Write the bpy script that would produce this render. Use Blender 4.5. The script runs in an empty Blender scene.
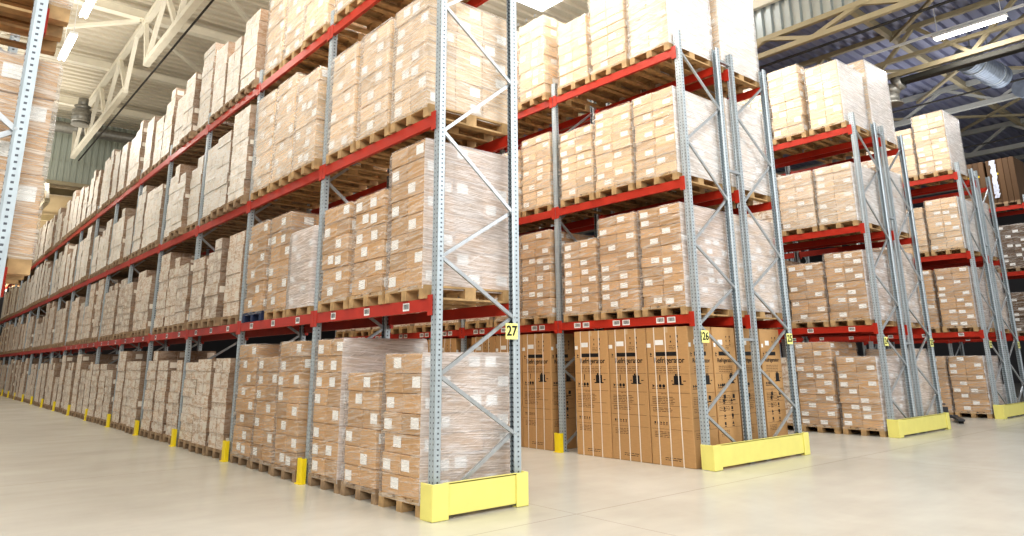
import bpy, bmesh, math, random
from mathutils import Vector, Matrix
rnd = random.Random(7)
scn = bpy.context.scene
COL = scn.collection

# ------------------------------------------------------------------ materials
def nt(name):
    m = bpy.data.materials.new(name); m.use_nodes = True
    t = m.node_tree; t.nodes.clear()
    out = t.nodes.new('ShaderNodeOutputMaterial')
    return m, t, out
def N(t, typ, **kw):
    n = t.nodes.new(typ)
    for k, v in kw.items():
        if k == 'ins':
            for a, b in v.items(): n.inputs[a].default_value = b
        else: setattr(n, k, v)
    return n
def L(t, a, b): t.links.new(a, b)
def math_(t, op, a, b=None, clamp=False):
    n = N(t, 'ShaderNodeMath', operation=op, use_clamp=clamp)
    for i, v in enumerate((a, b)):
        if v is None: continue
        if isinstance(v, (int, float)): n.inputs[i].default_value = v
        else: L(t, v, n.inputs[i])
    return n.outputs[0]
def ramp(t, fac, stops):
    n = N(t, 'ShaderNodeValToRGB')
    el = n.color_ramp.elements
    while len(el) < len(stops): el.new(.5)
    for e, (p, c) in zip(el, stops):
        e.position = p; e.color = (c[0], c[1], c[2], 1) if not isinstance(c, (int, float)) else (c, c, c, 1)
    L(t, fac, n.inputs[0]); return n.outputs[0]
def principled(t, out, col=None, rough=.5, metal=0, spec=.5):
    b = N(t, 'ShaderNodeBsdfPrincipled')
    b.inputs['Roughness'].default_value = rough; b.inputs['Metallic'].default_value = metal
    b.inputs['Specular IOR Level'].default_value = spec
    if col is not None and not hasattr(col, 'links'): b.inputs['Base Color'].default_value = (*col, 1)
    elif col is not None: L(t, col, b.inputs['Base Color'])
    L(t, b.outputs[0], out.inputs[0]); return b
def mix(t, fac, a, b, blend='MIX'):
    n = N(t, 'ShaderNodeMixRGB', blend_type=blend)
    for i, v in enumerate((fac, a, b)):
        if hasattr(v, 'links'): L(t, v, n.inputs[i])
        elif isinstance(v, (int, float)): n.inputs[i].default_value = v
        else: n.inputs[i].default_value = (*v, 1)
    return n.outputs[0]
def objco(t, scale=(1, 1, 1), rand=False):
    tc = N(t, 'ShaderNodeTexCoord'); mp = N(t, 'ShaderNodeMapping'); mp.inputs['Scale'].default_value = scale
    L(t, tc.outputs['Object'], mp.inputs['Vector'])
    if rand:
        oi = N(t, 'ShaderNodeObjectInfo')
        c = N(t, 'ShaderNodeCombineXYZ')
        for i, k in enumerate((37., 53., 71.)): L(t, math_(t, 'MULTIPLY', oi.outputs['Random'], k), c.inputs[i])
        L(t, c.outputs[0], mp.inputs['Location'])
    return mp.outputs[0]
def noise(t, vec, scale=5, detail=3, rough=.5, dist=0.):
    n = N(t, 'ShaderNodeTexNoise'); n.inputs['Scale'].default_value = scale; n.inputs['Detail'].default_value = detail
    n.inputs['Roughness'].default_value = rough; n.inputs['Distortion'].default_value = dist
    L(t, vec, n.inputs['Vector']); return n.outputs[0]
def simple(name, col, rough=.5, metal=0, spec=.5, var=.08, vs=6):
    m, t, out = nt(name)
    n = noise(t, objco(t), vs, 4)
    c = ramp(t, n, [(.3, tuple(x*(1-var) for x in col)), (.7, tuple(min(1, x*(1+var)) for x in col))])
    principled(t, out, c, rough, metal, spec); return m

def cardboard(name, base, wrapfac=0.0, dark=.22):
    m, t, out = nt(name)
    g = N(t, 'ShaderNodeNewGeometry'); oi = N(t, 'ShaderNodeObjectInfo')
    r = math_(t, 'FRACT', math_(t, 'ADD', g.outputs['Random Per Island'], math_(t, 'MULTIPLY', oi.outputs['Random'], 7.31)))
    lo = tuple(x*(1-dark) for x in base); hi = tuple(min(1, x*1.12) for x in base)
    c = ramp(t, r, [(0, lo), (.5, base), (1, hi)])
    n = noise(t, objco(t, (1, 1, 6), True), 14, 4)
    c = mix(t, .35, c, ramp(t, n, [(.3, .75), (.7, 1.0)]), 'MULTIPLY')
    if wrapfac:
        v = objco(t, (5, 5, 30), True)
        s = ramp(t, noise(t, v, 1.0, 5, .65, 1.4), [(.43, 0.), (.57, 1.)])
        s2 = ramp(t, noise(t, objco(t, (9, 9, 5), True), 1.0, 3, .6, 2.0), [(.52, 0.), (.62, 1.)])
        f = math_(t, 'MULTIPLY', math_(t, 'MAXIMUM', s, s2), wrapfac)
        f = math_(t, 'ADD', f, wrapfac*.22)
        c = mix(t, f, c, (.97, .93, .86))
    if wrapfac:
        c = mix(t, 1., c, ramp(t, oi.outputs['Random'], [(0, .80), (.5, .94), (1, 1.0)]), 'MULTIPLY')
    b = principled(t, out, c, .62 if not wrapfac else .38, 0, .35 if not wrapfac else .6)
    if wrapfac:
        bp = N(t, 'ShaderNodeBump'); bp.inputs['Strength'].default_value = .5; bp.inputs['Distance'].default_value = .01
        L(t, s, bp.inputs['Height']); L(t, bp.outputs[0], b.inputs['Normal'])
    return m
def film(name, lo, hi, tint, fine=1.0):
    m, t, out = nt(name)
    tc = N(t, 'ShaderNodeTexCoord'); oi = N(t, 'ShaderNodeObjectInfo')
    sp = N(t, 'ShaderNodeSeparateXYZ'); L(t, tc.outputs['Object'], sp.inputs[0])
    rn = math_(t, 'MULTIPLY', oi.outputs['Random'], 41.)
    # lengthwise creases that run round the load and lean a little
    h = math_(t, 'ADD', sp.outputs[0], sp.outputs[1])
    cz = math_(t, 'ADD', math_(t, 'MULTIPLY', sp.outputs[2], 38.*fine), math_(t, 'MULTIPLY', h, 4.0))
    c1 = N(t, 'ShaderNodeCombineXYZ'); L(t, math_(t, 'ADD', math_(t, 'MULTIPLY', h, 3.), rn), c1.inputs[0]); L(t, rn, c1.inputs[1]); L(t, cz, c1.inputs[2])
    n1 = noise(t, c1.outputs[0], 1.0, 5, .6, .9)
    cz2 = math_(t, 'SUBTRACT', math_(t, 'MULTIPLY', sp.outputs[2], 20.), math_(t, 'MULTIPLY', h, 9.))
    c2 = N(t, 'ShaderNodeCombineXYZ'); L(t, math_(t, 'ADD', math_(t, 'MULTIPLY', h, 2.), rn), c2.inputs[0]); L(t, cz2, c2.inputs[2]); L(t, rn, c2.inputs[1])
    n2 = noise(t, c2.outputs[0], 1.0, 4, .6, 1.6)
    f1 = ramp(t, n1, [(.42, 0.), (.66, 1.)]); f2 = ramp(t, n2, [(.58, 0.), (.72, .8)])
    f = math_(t, 'MAXIMUM', f1, f2)
    f = math_(t, 'ADD', math_(t, 'MULTIPLY', f, hi-lo), lo, True)
    b = N(t, 'ShaderNodeBsdfPrincipled'); b.inputs['Base Color'].default_value = (*tint, 1)
    b.inputs['Roughness'].default_value = .28; b.inputs['Specular IOR Level'].default_value = .8
    bp = N(t, 'ShaderNodeBump'); bp.inputs['Strength'].default_value = .8; bp.inputs['Distance'].default_value = .02
    L(t, math_(t, 'ADD', n1, n2), bp.inputs['Height']); L(t, bp.outputs[0], b.inputs['Normal'])
    tr = N(t, 'ShaderNodeBsdfTransparent'); mx = N(t, 'ShaderNodeMixShader')
    L(t, f, mx.inputs[0]); L(t, tr.outputs[0], mx.inputs[1]); L(t, b.outputs[0], mx.inputs[2]); L(t, mx.outputs[0], out.inputs[0])
    return m
def galvanized(name, base, hole_y, hole_x):
    """galvanised steel with punched adjustment holes every 50 mm"""
    m, t, out = nt(name)
    n = noise(t, objco(t, (1, 1, .3)), 22, 4)
    c = ramp(t, n, [(.3, tuple(x*.85 for x in base)), (.7, base)])
    tc = N(t, 'ShaderNodeTexCoord'); sp = N(t, 'ShaderNodeSeparateXYZ'); L(t, tc.outputs['Object'], sp.inputs[0])
    zz = math_(t, 'SUBTRACT', math_(t, 'FRACT', math_(t, 'MULTIPLY', sp.outputs[2], 20.)), .5)
    zz = math_(t, 'MULTIPLY', math_(t, 'ABSOLUTE', zz), .05)
    zm = math_(t, 'LESS_THAN', zz, .0085)
    yy = math_(t, 'LESS_THAN', math_(t, 'ABSOLUTE', math_(t, 'SUBTRACT', math_(t, 'ABSOLUTE', sp.outputs[1]), hole_y)), .0062)
    xx = math_(t, 'LESS_THAN', math_(t, 'ABSOLUTE', math_(t, 'SUBTRACT', math_(t, 'ABSOLUTE', sp.outputs[0]), hole_x)), .0062)
    f = math_(t, 'MULTIPLY', zm, math_(t, 'MAXIMUM', yy, xx))
    c = mix(t, f, c, (.09, .10, .12))
    principled(t, out, c, .38, .35, .6)
    return m

M = {}
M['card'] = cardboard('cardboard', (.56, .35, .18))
M['card_pale'] = cardboard('cardboard_pale', (.76, .56, .36))  # on upper shelves this paler tone paints in the overexposure
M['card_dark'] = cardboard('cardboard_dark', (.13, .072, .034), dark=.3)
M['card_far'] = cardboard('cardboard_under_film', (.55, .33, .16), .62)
M['card_far2'] = cardboard('cardboard_under_film_pale', (.86, .68, .48), .95)  # paler copy for upper levels, their overexposure put into the colour
M['card_fridge'] = cardboard('cardboard_tall', (.52, .315, .145), dark=.06)
M['label_far'] = simple('paper_label_under_film', (.80, .73, .63), .5, var=.04, vs=60)
M['card_side_shade'] = cardboard('cardboard_side_shade', (.27, .15, .07), .18)  # darker brown paints in the shade between neighbouring far stacks
M['label'] = simple('paper_label', (.86, .86, .84), .5, var=.04, vs=60)
M['tape'] = simple('packing_tape', (.56, .40, .24), .3, var=.03)
M['film'] = film('stretch_film', .03, .46, (.92, .87, .80))
M['film_white'] = film('stretch_film_milky_glare', .36, .74, (.93, .91, .92), 1.7)  # white film; on end faces its extra density paints in frontal glare
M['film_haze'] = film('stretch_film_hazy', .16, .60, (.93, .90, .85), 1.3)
M['film_glare'] = film('stretch_film_glare', .48, .88, (.97, .96, .96), 1.7)  # end faces of upper loads, with bright glare put into the film colour
M['wood'] = simple('pallet_pine', (.45, .30, .15), .75, var=.25, vs=9)
M['wood_old'] = simple('pallet_grey_pine', (.33, .23, .14), .8, var=.3, vs=9)
M['wood_blue'] = simple('pallet_blue', (.02, .035, .09), .6, var=.2)
M['red'] = simple('red_beam_paint', (.47, .036, .018), .38, var=.12, vs=3)
M['yellow'] = simple('yellow_guard_paint', (.80, .74, .23), .5, var=.03)
M['yellow_deep'] = simple('yellow_protector_paint', (.90, .70, .02), .45, var=.05)
M['post'] = galvanized('galvanised_post', (.50, .57, .61), .026, .004)
M['galv'] = simple('galvanised_brace', (.46, .49, .51), .33, .55, var=.12, vs=14)
M['sign'] = simple('sign_yellow', (.90, .88, .30), .4, var=.01)
M['ink'] = simple('black_ink', (.012, .012, .014), .5, var=.02)
M['ink_soft'] = simple('printed_brown_ink', (.13, .075, .035), .6, var=.1)
M['strap'] = simple('white_strap', (.80, .74, .66), .4, var=.05)
M['plastic'] = simple('pale_plastic_sheet', (.62, .66, .78), .25, var=.25, vs=12)
M['dark_steel'] = simple('dark_painted_steel', (.05, .052, .058), .45, .2)
M['rubber'] = simple('black_rubber', (.015, .015, .016), .7)
M['truss'] = simple('cream_steel_paint', (.76, .71, .59), .5, var=.06, vs=2)
M['truss_tan'] = simple('tan_steel_paint', (.40, .34, .22), .5, var=.08, vs=2)
M['truss_grey'] = simple('grey_steel_paint', (.42, .42, .38), .5, var=.08, vs=2)
M['deck'] = simple('cream_roof_deck', (.66, .60, .49), .55, var=.04, vs=.6)
M['deck_blue'] = simple('blue_grey_roof_deck', (.30, .31, .42), .42, .3, var=.06, vs=.6)
M['deck_tan'] = simple('tan_roof_deck', (.36, .29, .19), .55, var=.06, vs=.6)
M['clad_green'] = simple('grey_green_cladding', (.40, .43, .37), .5, var=.04, vs=1)
M['clad_steel'] = simple('steel_cladding', (.48, .52, .52), .28, .55, var=.05, vs=1)
M['duct'] = simple('spiral_duct_steel', (.38, .43, .50), .28, .7, var=.12, vs=8)
M['duct_dark'] = simple('dark_duct', (.045, .043, .036), .5, .2, var=.1)
M['duct_grey'] = simple('grey_vent_steel', (.30, .29, .26), .4, .5, var=.15, vs=10)
M['cable'] = simple('dark_cable', (.035, .03, .025), .6)
M['wall'] = simple('hall_wall_panel', (.10, .10, .11), .6, var=.04, vs=.5)
M['white_housing'] = simple('white_lamp_housing', (.8, .8, .78), .4, var=.02)
def emis(name, col, s):
    m, t, out = nt(name); e = N(t, 'ShaderNodeEmission'); e.inputs[0].default_value = (*col, 1); e.inputs[1].default_value = s
    L(t, e.outputs[0], out.inputs[0]); return m
M['tube'] = emis('lamp_tube_glow', (1, .97, .9), 14)
M['skylight'] = emis('skylight_glow', (.95, .98, 1), 6)

def floor_mat():
    m, t, out = nt('polished_concrete')
    tc = N(t, 'ShaderNodeTexCoord'); v = tc.outputs['Object']
    a = noise(t, v, .55, 6, .6, .4); b_ = noise(t, v, 4.5, 6, .7, .6)
    mp = N(t, 'ShaderNodeMapping'); mp.inputs['Scale'].default_value = (.35, 2.2, 1); L(t, v, mp.inputs['Vector'])
    s = noise(t, mp.outputs[0], 1.3, 5, .6)
    c = ramp(t, a, [(.3, (.50, .485, .43)), (.7, (.60, .585, .53))])
    c = mix(t, .55, c, ramp(t, b_, [(.25, .97), (.75, 1.01)]), 'MULTIPLY')
    c = mix(t, .45, c, ramp(t, s, [(.3, .88), (.7, 1.03)]), 'MULTIPLY')
    sp = N(t, 'ShaderNodeSeparateXYZ'); L(t, v, sp.inputs[0])
    def joint(o, off, pitch, w):
        q = math_(t, 'FRACT', math_(t, 'DIVIDE', math_(t, 'SUBTRACT', o, off), pitch))
        q = math_(t, 'MULTIPLY', math_(t, 'ABSOLUTE', math_(t, 'SUBTRACT', q, .5)), pitch)
        return math_(t, 'LESS_THAN', math_(t, 'ABSOLUTE', math_(t, 'SUBTRACT', q, pitch/2)), w)
    j = math_(t, 'MAXIMUM', joint(sp.outputs[1], -.775, 6., .008), joint(sp.outputs[0], 1.15, 6., .006))
    c = mix(t, math_(t, 'MULTIPLY', j, .5), c, (.25, .23, .19))
    bs = principled(t, out, c, .3, 0, .5)
    bs.inputs['Roughness'].default_value = .27
    return m
M['floor'] = floor_mat()

# ------------------------------------------------------------------ mesh helpers
class MB:
    def __init__(s): s.v = []; s.f = []; s.m = []
    def poly(s, pts, mi=0):
        k = len(s.v); s.v += [tuple(p) for p in pts]; s.f.append(tuple(range(k, k+len(pts)))); s.m.append(mi)
    def box(s, x0, x1, y0, y1, z0, z1, mi=0, rot=0, top=True):
        k = len(s.v); cx, cy = (x0+x1)/2, (y0+y1)/2; c, sn = math.cos(rot), math.sin(rot)
        for z in (z0, z1):
            for x, y in ((x0, y0), (x1, y0), (x1, y1), (x0, y1)):
                dx, dy = x-cx, y-cy; s.v.append((cx+dx*c-dy*sn, cy+dx*sn+dy*c, z))
        for f in ((3, 2, 1, 0), (4, 5, 6, 7), (0, 1, 5, 4), (1, 2, 6, 5), (2, 3, 7, 6), (3, 0, 4, 7)):
            s.f.append(tuple(k+i for i in f)); s.m.append(mi)
    def bar(s, a, b, w, h, mi=0):
        """rectangular bar from a to b, w across, h tall"""
        a, b = Vector(a), Vector(b); d = (b-a).normalized()
        up = Vector((0, 0, 1)) if abs(d.z) < .95 else Vector((0, 1, 0))
        sd = d.cross(up).normalized(); u = sd.cross(d).normalized(); k = len(s.v)
        for p in (a, b):
            for i, j in ((-1, -1), (1, -1), (1, 1), (-1, 1)): s.v.append(tuple(p+sd*i*w/2+u*j*h/2))
        for f in ((0, 1, 2, 3), (7, 6, 5, 4), (0, 4, 5, 1), (1, 5, 6, 2), (2, 6, 7, 3), (3, 7, 4, 0)):
            s.f.append(tuple(k+i for i in f)); s.m.append(mi)
    def tube(s, a, b, r, n=16, mi=0, r2=None, cap=True):
        a, b = Vector(a), Vector(b); d = (b-a).normalized(); r2 = r if r2 is None else r2
        up = Vector((0, 0, 1)) if abs(d.z) < .95 else Vector((0, 1, 0))
        sd = d.cross(up).normalized(); u = sd.cross(d).normalized(); k = len(s.v)
        for p, rr in ((a, r), (b, r2)):
            for i in range(n):
                t = 2*math.pi*i/n; s.v.append(tuple(p+sd*math.cos(t)*rr+u*math.sin(t)*rr))
        for i in range(n):
            j = (i+1) % n; s.f.append((k+i, k+j, k+n+j, k+n+i)); s.m.append(mi)
        if cap:
            s.f.append(tuple(k+i for i in reversed(range(n)))); s.m.append(mi)
            s.f.append(tuple(k+n+i for i in range(n))); s.m.append(mi)
    def extrude(s, prof, z0, z1, mi=0, closed=True):
        k = len(s.v); n = len(prof)
        for z in (z0, z1):
            for x, y in prof: s.v.append((x, y, z))
        for i in range(n if closed else n-1):
            j = (i+1) % n; s.f.append((k+i, k+j, k+n+j, k+n+i)); s.m.append(mi)
        if closed:
            s.f.append(tuple(k+i for i in reversed(range(n)))); s.m.append(mi)
            s.f.append(tuple(k+n+i for i in range(n))); s.m.append(mi)
    def mesh(s, name, mats, smooth=False, bevel=0):
        me = bpy.data.meshes.new(name); me.from_pydata(s.v, [], s.f)
        for q in mats: me.materials.append(M[q])
        for p, mi in zip(me.polygons, s.m): p.material_index = mi
        bm = bmesh.new(); bm.from_mesh(me)
        if bevel: 
            bmesh.ops.bevel(bm, geom=[e for e in bm.edges if len(e.link_faces) == 2], offset=bevel, segments=1, affect='EDGES', clamp_overlap=True)
        bmesh.ops.recalc_face_normals(bm, faces=bm.faces)
        if smooth:
            for f in bm.faces: f.smooth = len(f.verts) == 4
        bm.to_mesh(me); bm.free(); return me

def obj(name, me, parent=None, loc=(0, 0, 0), rz=0):
    o = bpy.data.objects.new(name, me); COL.objects.link(o)
    o.location = loc; o.rotation_euler = (0, 0, rz)
    if parent is not None: o.parent = parent
    return o
def tag(o, label, cat, group=None):
    o['label'] = label; o['category'] = cat
    if group: o['group'] = group
    return o
def struct(name, me, loc=(0, 0, 0)):
    o = obj(name, me, None, loc); o['kind'] = 'structure'; return o
def empty(name, loc=(0, 0, 0), rz=0):
    return obj(name, None, None, loc, rz)

# ------------------------------------------------------------------ places (metres)
BAY = 2.8
D = 1.03
ZB = (1.965, 3.965, 6.075)         # underside of beams
BH = .13
ZS = [0., ZB[0]+BH, ZB[1]+BH, ZB[2]+BH]
PT = 6.5
LEVEL = ('floor', 'first shelf', 'second shelf', 'top shelf')
ORD = ['first', 'second', 'third', 'fourth', 'fifth', 'sixth', 'seventh', 'eighth', 'ninth', 'tenth', 'eleventh', 'twelfth',
       'thirteenth', 'fourteenth', 'fifteenth', 'sixteenth', 'seventeenth', 'eighteenth']

# ------------------------------------------------------------------ pallet
def pallet_mesh(mat, seed):
    r = random.Random(seed); b = MB()
    for y in (-.35, 0, .35):                                  # bottom boards and blocks
        b.box(-.6, .6, y-.05, y+.05, 0, .022)
        for x in (-.5275, 0, .5275): b.box(x-.0725, x+.0725, y-.05, y+.05, .022, .1)
    for x in (-.5275, 0, .5275): b.box(x-.0725, x+.0725, -.4, .4, .1, .122)
    for y, w in ((-.3275, .145), (-.18, .1), (0, .145), (.18, .1), (.3275, .145)):
        b.box(-.6+r.uniform(-.006, .006), .6, y-w/2, y+w/2, .122, .144)
    return b.mesh('pallet', [mat])
PAL = {k: pallet_mesh(k, i) for i, k in enumerate(('wood', 'wood_old', 'wood_blue'))}

# ------------------------------------------------------------------ cartons
TYPES = {'A': (3, 2, .2), 'B': (3, 2, .235), 'C': (3, 2, .3), 'D': (3, 2, .15), 'F': (4, 3, .17), 'E': (3, 5, 1.45)}
WY = {'A': .715, 'B': .73, 'C': .79, 'D': .775, 'F': .78, 'E': .79}
_carton = {}
def carton_box(b, x, y, z, w, d, h, r, lab, rot=0., mi=(0, 1, 2), faces=(True, True)):
    """one carton into builder b; paper labels on its two long faces"""
    b.box(x-w/2, x+w/2, y-d/2, y+d/2, z, z+h, mi[0], rot)
    lw, lh = min(.15, w*.40), min(.115, h*.56)
    e = .003
    zc = z+h*r.uniform(.42, .6)
    c, s = math.cos(rot), math.sin(rot)
    def P(px, py, pz): return (x+px*c-py*s, y+px*s+py*c, pz)
    if lab[0]:
        yc = d*.22*lab[0]
        for sg in (-1, 1):
            b.poly([P(sg*(w/2+e), yc-lw/2*sg*-1, zc-lh/2), P(sg*(w/2+e), yc+lw/2*sg*-1, zc-lh/2), P(sg*(w/2+e), yc+lw/2*sg*-1, zc+lh/2), P(sg*(w/2+e), yc-lw/2*sg*-1, zc+lh/2)], mi[1])
    if lab[1]:
        xc = w*.22*lab[1]
        for sg in (-1, 1):
            b.poly([P(xc-lw/2, sg*(d/2+e), zc-lh/2), P(xc+lw/2, sg*(d/2+e), zc-lh/2), P(xc+lw/2, sg*(d/2+e), zc+lh/2), P(xc-lw/2, sg*(d/2+e), zc+lh/2)], mi[1])
    b.box(x-w/2+.01, x+w/2-.01, y-.025, y+.025, z+h, z+h+.0012, mi[2], rot)
LABS = [(-1, 1), (1, 0), (0, -1), (1, 1), (-1, 0), (0, 1)]
def carton_mesh(ty, v, mat):
    k = (ty, v, mat)
    if k not in _carton:
        nx, ny, h = TYPES[ty]; r = random.Random(hash((nx, ny, v)) & 0xffff)
        b = MB(); w, d = 1.18/nx-.006, WY[ty]/ny-.006
        carton_box(b, 0, 0, 0, w, d, h-.004, r, LABS[v] if ty != 'E' else (0, 0))
        if ty == 'E' and v % 2:
            b.box(-w/2-.004, w/2+.004, -d/2-.004, d/2+.004, h*.64, h*.68, 3)
        me = b.mesh('carton', [mat, 'label', 'tape', 'yellow_deep'])
        bm = bmesh.new(); bm.from_mesh(me)
        bmesh.ops.bevel(bm, geom=[e for e in bm.edges if len(e.link_faces) == 2 and e.calc_length() > .1 and all(f.material_index == 0 for f in e.link_faces)],
                        offset=.006, segments=1, affect='EDGES')
        bm.to_mesh(me); bm.free()
        _carton[k] = me
    return _carton[k]
def layout(ty, n, r, sloppy):
    nx, ny, h = TYPES[ty]; out = []
    w, d = 1.18/nx, WY[ty]/ny
    for k in range(n):
        cl = lambda q, m: max(-m, min(m, q))
        ox, oy = cl(r.gauss(0, sloppy), .011), cl(r.gauss(0, sloppy), .011)
        for i in range(nx):
            for j in range(ny):
                if nx > 2 and ny > 2 and 0 < i < nx-1 and 0 < j < ny-1 and k < n-1: continue
                lab = (k+i+j) % 2
                out.append((-.59+w*(i+.5)+ox+r.uniform(-.002, .002), -WY[ty]/2+d*(j+.5)+oy+r.uniform(-.002, .002), k*h, r.uniform(-.007, .007),
                            r.choice([0, 3, 4, 1]) if lab else r.choice([2, 1, 5, 2])))
    return out
_stack = {}
def stack_mesh(ty, n, var, mat, cut=0):
    k = (ty, n, var, mat, cut)
    if k not in _stack:
        r = random.Random(n*31+var*7+ord(ty)); b = MB(); nx, ny, h = TYPES[ty]
        w, d = 1.18/nx-.006, WY[ty]/ny-.006
        for q, (x, y, z, a, v) in enumerate(layout(ty, n, r, .006)):
            if cut and z > (n-1.5)*h and y > 0: continue
            carton_box(b, x, y, z+.144, w, d, h-.005, r, LABS[v], a)
        me = _stack[k] = b.mesh('carton_stack', [mat, 'label_far', 'tape', 'card_side_shade'])
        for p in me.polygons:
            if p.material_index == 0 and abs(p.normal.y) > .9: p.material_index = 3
    return _stack[k]
_film = {}
def film_mesh(H, var, side, end, wy):
    """loose sleeve of film; faces towards -Y/+Y take material 1"""
    k = (round(H, 2), var, side, end, wy)
    if k not in _film:
        r = random.Random(var*13+int(H*100)); b = MB(); nz = max(6, int(H/.07))
        ring = []
        hx, hy = .612, wy/2+.021
        per = []
        for i in range(10): per.append((-hx+2*hx*i/10, -hy, 1))
        for i in range(7): per.append((hx, -hy+2*hy*i/7, 0))
        for i in range(10): per.append((hx-2*hx*i/10, hy, 1))
        for i in range(7): per.append((-hx, hy-2*hy*i/7, 0))
        n = len(per)
        for kz in range(nz+1):
            z = .105+(H+.05)*kz/nz; f = 1.0
            for i, (x, y, sd) in enumerate(per):
                ph = math.sin(z*9+i*.9+var)*.003+r.uniform(-.003, .003)
                s = 1+ph
                if kz == nz: s = .97
                b.v.append((x*s, y*s, min(z, .149+H+.004)))
        for kz in range(nz):
            for i in range(n):
                j = (i+1) % n
                b.f.append((kz*n+i, kz*n+j, (kz+1)*n+j, (kz+1)*n+i)); b.m.append(per[i][2])
        # turned-in hem over the top cartons
        m0 = len(b.v)
        for i, (x, y, sd) in enumerate(per): b.v.append((x*.80+r.uniform(-.01, .01), y*.80+r.uniform(-.01, .01), .149+H+.007))
        for i in range(n):
            j = (i+1) % n; b.f.append((nz*n+i, nz*n+j, m0+j, m0+i)); b.m.append(0)
        _film[k] = b.mesh('stretch_film', [side, end], smooth=True)
    return _film[k]

LOADS = 0
def load(x, y, z, H, ty, detail, label, group, mat='card', side='film', end='film', pal='wood', flip=0, cut=0):
    """one wrapped pallet load: pallet, cartons (or one stack when far), film"""
    global LOADS; LOADS += 1
    r = random.Random(LOADS*17+3)
    nx, ny, h = TYPES[ty]; n = max(1, round(H/h)); H = n*h
    if end == 'film_white' and z > 3 and x > 4: end = 'film_glare'
    root = empty('pallet_load', (x, y, z), r.gauss(0, .006))
    tag(root, label, 'pallet load', group)
    obj('wooden_pallet' if pal != 'wood_blue' else 'blue_pallet', PAL[pal], root)
    if pal == 'wood_blue': root.children[0]['label'] = 'dark blue pallet under the cartons'
    if detail:
        for (cx, cy, cz, a, v) in layout(ty, n, r, .009):
            if cut and cz > (n-1.5)*h and cy > 0: continue
            obj('carton', carton_mesh(ty, v, mat), root, (cx, cy, cz+.144), a)
        if side: obj('stretch_film', film_mesh(H, r.randint(0, 2), side, end, WY[ty]), root)
    else:
        obj('carton_stack', stack_mesh(ty, n, r.randint(0, 3), mat, cut), root)
    return root

SLOT = (.51, 1.375, 2.235)
WHICH = ('near', 'middle', 'far')
def rack_load(rn, xf, bay, slot, lev, H, ty, detail, look, facing=-1, **kw):
    """facing -1: the aisle is on -X of the row whose front posts stand at xf"""
    x = xf+D/2+(.12 if rn == 28 else (rnd.uniform(-.05, .05) if bay else 0)); y = bay*BAY+SLOT[slot]+rnd.uniform(-.012, .012)
    nm = {28: 'left edge rack', 27: 'rack twenty-seven', 26: 'rack twenty-six', 25: 'rack twenty-five', 24: 'rack twenty-four', 23: 'rack twenty-three', 22: 'rack twenty-two', 21: 'rack twenty-one', 20: 'unsigned far right rack'}[rn]
    lab = '%s carton load, %s, %s bay, %s slot, %s' % (look, LEVEL[lev], ORD[bay], WHICH[slot], nm)
    grp = 'pallet loads on the %s of %s' % (LEVEL[lev], nm)
    return load(x, y, ZS[lev]+.001, H, ty, detail, lab, grp, **kw)

# ------------------------------------------------------------------ racks
def post_mesh():
    # omega section: web (perforated) towards -X at x=-.035, flanges back to x=+.045, small returns
    t = .004
    prof = [(-.04, -.05), (.03, -.05), (.045, -.036), (.045, -.022), (.045-t, -.022), (.045-t, -.034), (.03-.002, -.05+t), (-.04+t, -.05+t),
            (-.04+t, -.012), (-.033, -.008), (-.033, .008), (-.04+t, .012),
            (-.04+t, .05-t), (.03-.002, .05-t), (.045-t, .034), (.045-t, .022), (.045, .022), (.045, .036), (.03, .05), (-.04, .05),
            (-.04, .014), (-.037, .008), (-.037, -.008), (-.04, -.014)]
    b = MB(); b.extrude(prof, 0, PT); return b.mesh('post', ['post'])
POST = post_mesh()
bb = MB(); bb.box(-.05, .07, -.065, .065, 0, .008)
for sx, sy in ((.055, -.045), (.055, .045)): bb.tube((sx, sy, .008), (sx, sy, .022), .01, 6)
BASE = bb.mesh('base_plate', ['galv'])
ZF = (.10, 1.32, 2.52, 3.90, 5.40); ZR = (.71, 1.93, 3.12, 4.70, 6.15)
def brace_segments():
    s = []
    for i in range(5):
        s.append((ZF[i], ZR[i], 0))
        if i < 4: s.append((ZF[i+1], ZR[i], 1))
    return s
def brace_mesh(zf, zr, mir):
    b = MB(); y = -.018 if mir else .018
    x0, x1 = .03, D-.03
    b.bar((x0, y, zf), (x1, y, zr), .028, .038)
    b.tube((x0, y-.02, zf), (x0, y-.035, zf), .012, 6); b.tube((x1, y-.02, zr), (x1, y-.035, zr), .012, 6)
    return b.mesh('brace', ['galv'])
BR = [brace_mesh(*s) for s in brace_segments()]
b = MB()
for zf, zr, mi_ in brace_segments():
    b.bar((.03, 0, zf), (D-.03, 0, zr), .028, .038)
BRSET = b.mesh('bracing', ['galv'])
b = MB()
b.box(-.055, -.005, .052, BAY-.052, 0, BH); b.box(-.052, -.0552, .06, BAY-.06, BH*.30, BH*.36)
BEAM = b.mesh('beam', ['red'], bevel=.006)
b = MB()
b.box(-.060, -.054, -.045, .045, -.045, BH+.035)
b.box(-.054, -.002, .040, .044, -.045, BH+.035)
CONN = b.mesh('beam_connector', ['red'], bevel=.003)
def tag_mesh(double):
    b = MB()
    ws = (-.1, .1) if double else (0,)
    for c in ws:
        x = -.0575; w = .075 if double else .065
        b.poly([(x, c+w, -.042), (x, c-w, -.042), (x, c-w, .042), (x, c+w, .042)], 0)
        r = random.Random(5); q = -w*.75; x -= .001
        while q < w*.7:
            ww = r.choice((.004, .007, .011)); b.poly([(x, c+q+ww, -.022), (x, c+q, -.022), (x, c+q, .03), (x, c+q+ww, .03)], 1); q += ww+r.choice((.005, .008))
    return b.mesh('barcode_tag', ['label', 'ink'])
TAG1, TAG2 = tag_mesh(0), tag_mesh(1)
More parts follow.
